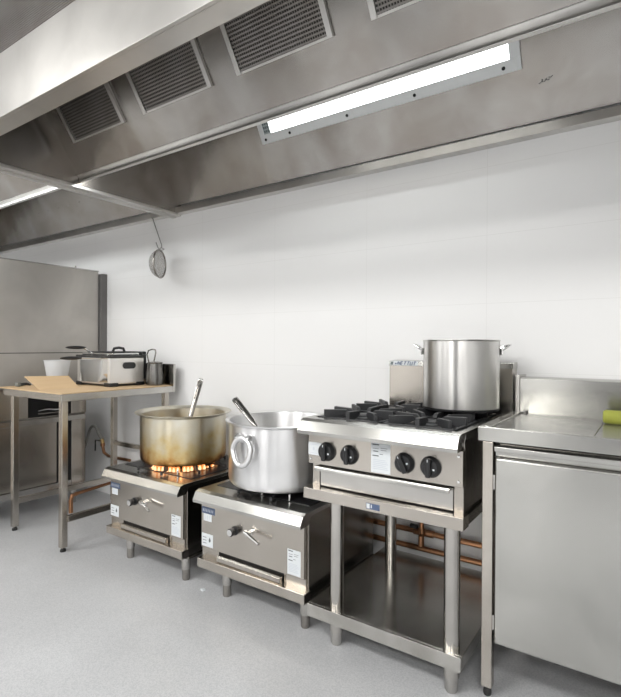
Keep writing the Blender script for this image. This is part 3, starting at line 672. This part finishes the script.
# deep fryer
fx0, fx1, fy0, fy1 = -3.315, -2.925, 1.925, 2.190; z0 = .9065
t = thing('deep_fryer', 'silver countertop deep fryer with two black-handled baskets on the steel table', 'fryer', ((fx0 + fx1) / 2, (fy0 + fy1) / 2, z0))
obj('housing', B(fx0 + .006, fx1, fy0, fy1, z0 + .014, z0 + .192), simple('satin_silver', (.74, .72, .69), .30, .75), t, bev=.008, seg=3)
obj('front_plate', B(fx0 + .05, fx1 - .02, fy0 - .003, fy0 + .001, z0 + .028, z0 + .188), CHROME, t)
g = bmesh.new()
for (a, b) in ((fx0, fy0), (fx1 - .06, fy0), (fx0, fy1 - .06), (fx1 - .06, fy1 - .06)): box(g, a - .004, a + .064, b - .004, b + .064, z0, z0 + .026)
box(g, fx0 + .01, fx1 - .004, fy0 + .004, fy1 - .004, z0 + .006, z0 + .018)
obj('base_feet', g, BLACK, t, bev=.008)
# oval carrying recess on the side
g = bmesh.new(); pts = []
for i in range(24):
    a = 2 * PI * i / 24; cs, sn = math.cos(a), math.sin(a)
    pts.append((.028 * (1 if cs > 0 else -1) * (1 if abs(cs) > 1e-9 else 0) + .022 * cs, .022 * sn))
Ms = Matrix.Translation((fx1 + .0005, (fy0 + fy1) / 2 + .012, z0 + .138)) @ Matrix.Rotation(PI / 2, 4, 'Z')
poly(g, pts, .005, Ms); obj('carry_grip', g, BLACK, t, bev=.002)
g = bmesh.new(); box(g, fx0 - .004, fx1 + .006, fy0 - .006, fy1 + .004, z0 + .190, z0 + .208); obj('rim', g, simple('dark_rim', (.06, .06, .06), .2, .5), t, bev=.006, seg=3)
g = bmesh.new(); box(g, fx0 + .01, fx1 - .01, fy0 + .03, fy1 - .03, z0 + .208, z0 + .222); lid = obj('lid', g, CHROME, t, bev=.008, seg=3)
g = B(fx0 + .06, fx1 - .07, fy0 + .05, fy1 - .05, z0 + .222, z0 + .232); obj('lid_window', g, ENAMEL, lid, bev=.004)
cxh = -3.02
g = T([(cxh - .0, fy0 + .085, z0 + .230), (cxh, fy0 + .095, z0 + .252), (cxh, fy0 + .13, z0 + .258), (cxh, fy0 + .165, z0 + .252), (cxh, fy0 + .175, z0 + .230)], .009, 12); obj('lid_handle', g, BLACK, lid)
for i, (x, z, yt) in enumerate(((-3.19, 1.164, 1.780), (-3.00, 1.098, 1.640))):
    g = bmesh.new()
    for i2 in range(9): pass
    n = 12; sec = [(yt + .135 * k / n, .019 * math.sin(PI * (k + .6) / (n + 1.2)) ** .5) for k in range(n + 1)]
    Mh = Matrix(((1.25, 0, 0, x), (0, 1, 0, 0), (0, 0, .62, z), (0, 0, 0, 1)))
    rings = []
    for yy, rr in sec: rings.append([g.verts.new(Mh @ Vector((rr * math.cos(2 * PI * q / 16), yy, rr * math.sin(2 * PI * q / 16)))) for q in range(16)])
    for a, b in zip(rings, rings[1:]):
        for q in range(16): g.faces.new((a[q], a[(q + 1) % 16], b[(q + 1) % 16], b[q]))
    g.faces.new(rings[0]); g.faces.new(rings[-1][::-1])
    bh = obj('basket_handle', g, BLACK, t)
    obj('handle_wire', T([(x - .006, yt + .12, z), (x - .006, fy0 - .02, z - .006), (x - .004, fy0 + .05, z0 + .214)], .003, 8), CHROME, bh)
    obj('handle_rod', T([(x + .008, yt + .12, z), (x + .008, fy0 - .02, z - .006), (x + .006, fy0 + .05, z0 + .214)], .003, 8), CHROME, bh)
# power head box at the back of the fryer
obj('control_head', B(fx0 + .06, fx1 - .012, fy1 - .006, fy1 + .030, z0 + .04, z0 + .232), BLACK, t, bev=.008)
# jug
IRON_ST = steel('dark_jug_steel', (.20, .195, .185), .2)
jx, jy = -2.850, 2.222
t = thing('steel_jug', 'dark steel jug with a raised wire handle behind the fryer', 'jug', (jx, jy, z0))
obj('body', LA([(0, 0), (.052, 0), (.058, .006), (.060, .05), (.053, .115), (.050, .150), (.054, .156), (.050, .157), (.047, .15), (.05, .11), (.056, .05), (.05, .006), (0, .004)], c=(jx, jy, z0), n=40), IRON_ST, t)
pts = [(jx - .052, jy, z0 + .140), (jx - .066, jy, z0 + .160), (jx - .085, jy, z0 + .210), (jx - .07, jy, z0 + .238), (jx - .03, jy, z0 + .247), (jx + .004, jy, z0 + .244), (jx + .010, jy, z0 + .225), (jx - .004, jy, z0 + .180), (jx - .012, jy, z0 + .160), (jx - .01, jy + .0, z0 + .152)]
obj('handle', T(pts, .0045, 10), SSIDE, t)
obj('lid', LA([(0, .152), (.046, .152), (.046, .158), (.02, .164), (0, .165)], c=(jx, jy, z0), n=32), SSIDE, t)

# ------------------------------------------------------------------ cooking station at the far left
t = thing('cooking_station', 'large stainless cooking station with tall splash panel at the left edge', 'cooking station', (-3.7, 1.6, 0))
sx = -3.60
obj('body', B(-4.35, sx - .002, .40, 2.165, .135, .88), SSIDE, t, bev=.003)
pb = bmesh.new()
# tall panel, folded out slightly at its foot (profile in x, z)
prf = [(-3.680, 1.768), (-3.680, 1.122), (-3.640, .881), (-3.72, .881), (-3.72, 1.768)]
va = [pb.verts.new((x, .40, z)) for x, z in prf]; vb = [pb.verts.new((x, 2.318, z)) for x, z in prf]; n = len(prf)
for j in range(n): pb.faces.new((va[j], va[(j + 1) % n], vb[(j + 1) % n], vb[j]))
pb.faces.new(va); pb.faces.new(vb[::-1])
SP = steel('panel_steel', (.56, .535, .50), .34, stretch=(60, 60, 1.2), smear=.15)
tp = obj('splash_panel', pb, SP, t, bev=.002)
obj('panel_seam', B(-3.683, -3.6785, .40, 2.316, 1.119, 1.124), DARK, tp)
obj('panel_cap', B(-3.724, -3.676, .40, 2.320, 1.768, 1.776), S, tp)
obj('rear_strip', B(-3.70, -3.655, 2.330, 2.378, .88, 1.752), simple('rear_strip_grey', (.16, .155, .15), .5), t)  # narrow dark grey strip between the panel end and the wall
obj('panel_bolt', T([(-3.69, 2.13, 1.776), (-3.69, 2.13, 1.792)], .008, 10), S, tp)
obj('upper_panel', B(sx - .002, sx + .006, .40, 1.735, .668, .878), SD, t, bev=.002)
obj('upper_panel', B(sx - .002, sx + .006, 2.045, 2.165, .668, .878), SD, t, bev=.002)
gr = obj('grill_opening', B(sx - .001, sx + .001, 1.735, 2.045, .668, .845), DARK, t)
obj('upper_panel', B(sx - .002, sx + .006, 1.735, 2.045, .845, .878), SD, t)
g = bmesh.new()
tube(g, [(sx + .012, 1.80, .715), (sx + .018, 1.86, .722), (sx + .015, 1.92, .712), (sx + .018, 1.98, .716)], .007, 8); tube(g, [(sx + .012, 1.80, .690), (sx + .012, 2.02, .690)], .006, 8)
obj('burner_tube', g, CHROME, gr)
obj('ledge', B(sx, sx + .045, .40, 2.140, .622, .660), S, t, bev=.004)
for ya, yb in ((.42, 1.03), (1.04, 1.50), (1.51, 1.935)): obj('door', B(sx - .002, sx + .012, ya, yb, .178, .620), SD, t, bev=.003)
obj('door_gap', B(sx - .001, sx + .001, 1.935, 2.045, .165, .620), DARK, t)
obj('corner_post', B(sx - .002, sx + .014, 2.045, 2.150, .135, .620), SD, t, bev=.003)
obj('plinth_rail', B(sx, sx + .020, .40, 2.04, .130, .175), S, t, bev=.002)
for x, y in ((-3.66, 2.10), (-3.66, .5), (-4.28, 2.10), (-4.28, .5)):
    obj('leg', LA([(.024, .135), (.024, .05), (.020, .046), (.020, FZ)], c=(x, y, 0), n=20), S, t)
# small dark regulator on the table end behind the cardboard
t = thing('small_gadget', 'small dark grey and black gadget lying on the table behind the cardboard flap', 'gadget', (-3.42, 1.60, .9065))
obj('body', B(-3.445, -3.405, 1.575, 1.600, .9065, .935), simple('gadget_grey', (.16, .17, .16), .4), t, bev=.006)
obj('tip', T([(-3.425, 1.60, .918), (-3.42, 1.64, .922), (-3.42, 1.665, .914)], [.010, .009, .006], 10), BLACK, t)

# ------------------------------------------------------------------ hook and strainer
hy = 2.318
o = obj('wire_hook', T([(-3.012, hy, 2.106), (-3.000, hy, 2.095), (-2.990, hy, 2.07), (-2.905, hy, 1.900), (-2.903, hy, 1.885), (-2.915, hy, 1.874), (-2.932, hy, 1.872), (-2.945, hy, 1.885), (-2.965, hy, 1.922)], .0035, 8), SCREW, origin=(-3.0, hy, 2.1))
tag(o, 'thin wire hook hanging from the rear edge of the hood', 'hook')
c = Vector((-2.852, 2.262, 1.750)); nrm = Vector((.893, .452, 0)).normalized(); Rr = .096
t = thing('mesh_strainer', 'round wire mesh strainer hanging from the wire hook on the wall', 'strainer', tuple(c + Vector((0, 0, .1))))
Ms = Matrix.Translation(c) @ frameM(nrm)
obj('rim', T([Ms @ Vector((Rr * math.cos(a), Rr * math.sin(a), 0)) for a in [2 * PI * k / 40 for k in range(41)]], .006, 8), SSIDE, t)
def sieve():
    m, nt, b = nmat('sieve_mesh'); N = nt.nodes; L = nt.links
    b.inputs['Base Color'].default_value = (.33, .31, .28, 1); b.inputs['Metallic'].default_value = .7; b.inputs['Roughness'].default_value = .45
    tc = N.new('ShaderNodeTexCoord'); v = N.new('ShaderNodeTexChecker'); v.inputs['Scale'].default_value = 420; L.new(tc.outputs['Object'], v.inputs['Vector'])
    mr = N.new('ShaderNodeMapRange'); mr.inputs['To Min'].default_value = .08; mr.inputs['To Max'].default_value = .75; L.new(v.outputs['Fac'], mr.inputs['Value'])
    L.new(mr.outputs['Result'], b.inputs['Alpha']); return m
prof = [(Rr * math.sin(a), -Rr * .70 * math.cos(a)) for a in [PI / 2 * k / 12 for k in range(13)]]
obj('mesh_bowl', LA([(a, b) for a, b in prof], n=40, M=Ms), sieve(), t)
obj('hanging_loop', T([(c.x, c.y, c.z + .096), (c.x - .02, c.y + .018, c.z + .106), (c.x - .062, hy - .001, c.z + .126), (c.x - .060, hy + .003, c.z + .130), (c.x - .015, hy - .006, c.z + .112), (c.x, c.y + .01, c.z + .096)], .0028, 8), SCREW, t)
# floor scrap
g = bmesh.new(); vs = [g.verts.new((-1.821 + a, 1.712 + b, z)) for z in (FZ, FZ + .006) for a, b in ((-.013, -.006), (.008, -.011), (.015, .004), (-.004, .009))]
for j in range(4): g.faces.new((vs[j], vs[(j + 1) % 4], vs[4 + (j + 1) % 4], vs[4 + j]))
g.faces.new(vs[:4]); g.faces.new(vs[4:])
o = obj('paper_scrap', g, PAPER, origin=(-1.821, 1.712, 0)); tag(o, 'tiny white paper scrap on the floor between the two stoves', 'scrap')

# ------------------------------------------------------------------ camera, world, view
yaw, pitch, roll = (math.radians(a) for a in (34.728, -.245, .317))
cy, sy, cp, sp, cr, sr = math.cos(yaw), math.sin(yaw), math.cos(pitch), math.sin(pitch), math.cos(roll), math.sin(roll)
f = Vector((-sy * cp, cy * cp, sp)); rt = Vector((cy, sy, 0)); up = rt.cross(f)
r2 = rt * cr + up * sr; u2 = -rt * sr + up * cr
cd = bpy.data.cameras.new('camera'); cam = bpy.data.objects.new('camera', cd); C.objects.link(cam)
cam.matrix_world = Matrix(((r2.x, u2.x, -f.x, 0), (r2.y, u2.y, -f.y, 0), (r2.z, u2.z, -f.z, H), (0, 0, 0, 1)))
cd.sensor_fit = 'HORIZONTAL'; cd.sensor_width = 36; cd.lens = 36 * 498.6 / 621; cd.clip_start = .05
bpy.context.scene.camera = cam
w = bpy.data.worlds.new('world'); bpy.context.scene.world = w; w.use_nodes = True
w.node_tree.nodes['Background'].inputs[0].default_value = (.9, .95, 1, 1); w.node_tree.nodes['Background'].inputs[1].default_value = .3
v = bpy.context.scene.view_settings; v.view_transform = 'Standard'; v.look = 'None'; v.exposure = 0; v.gamma = 1; v.use_curve_mapping = False
try:
    bpy.context.scene.cycles.use_denoising = True; bpy.context.scene.cycles.max_bounces = 8; bpy.context.scene.cycles.sample_clamp_indirect = 6
except Exception: pass
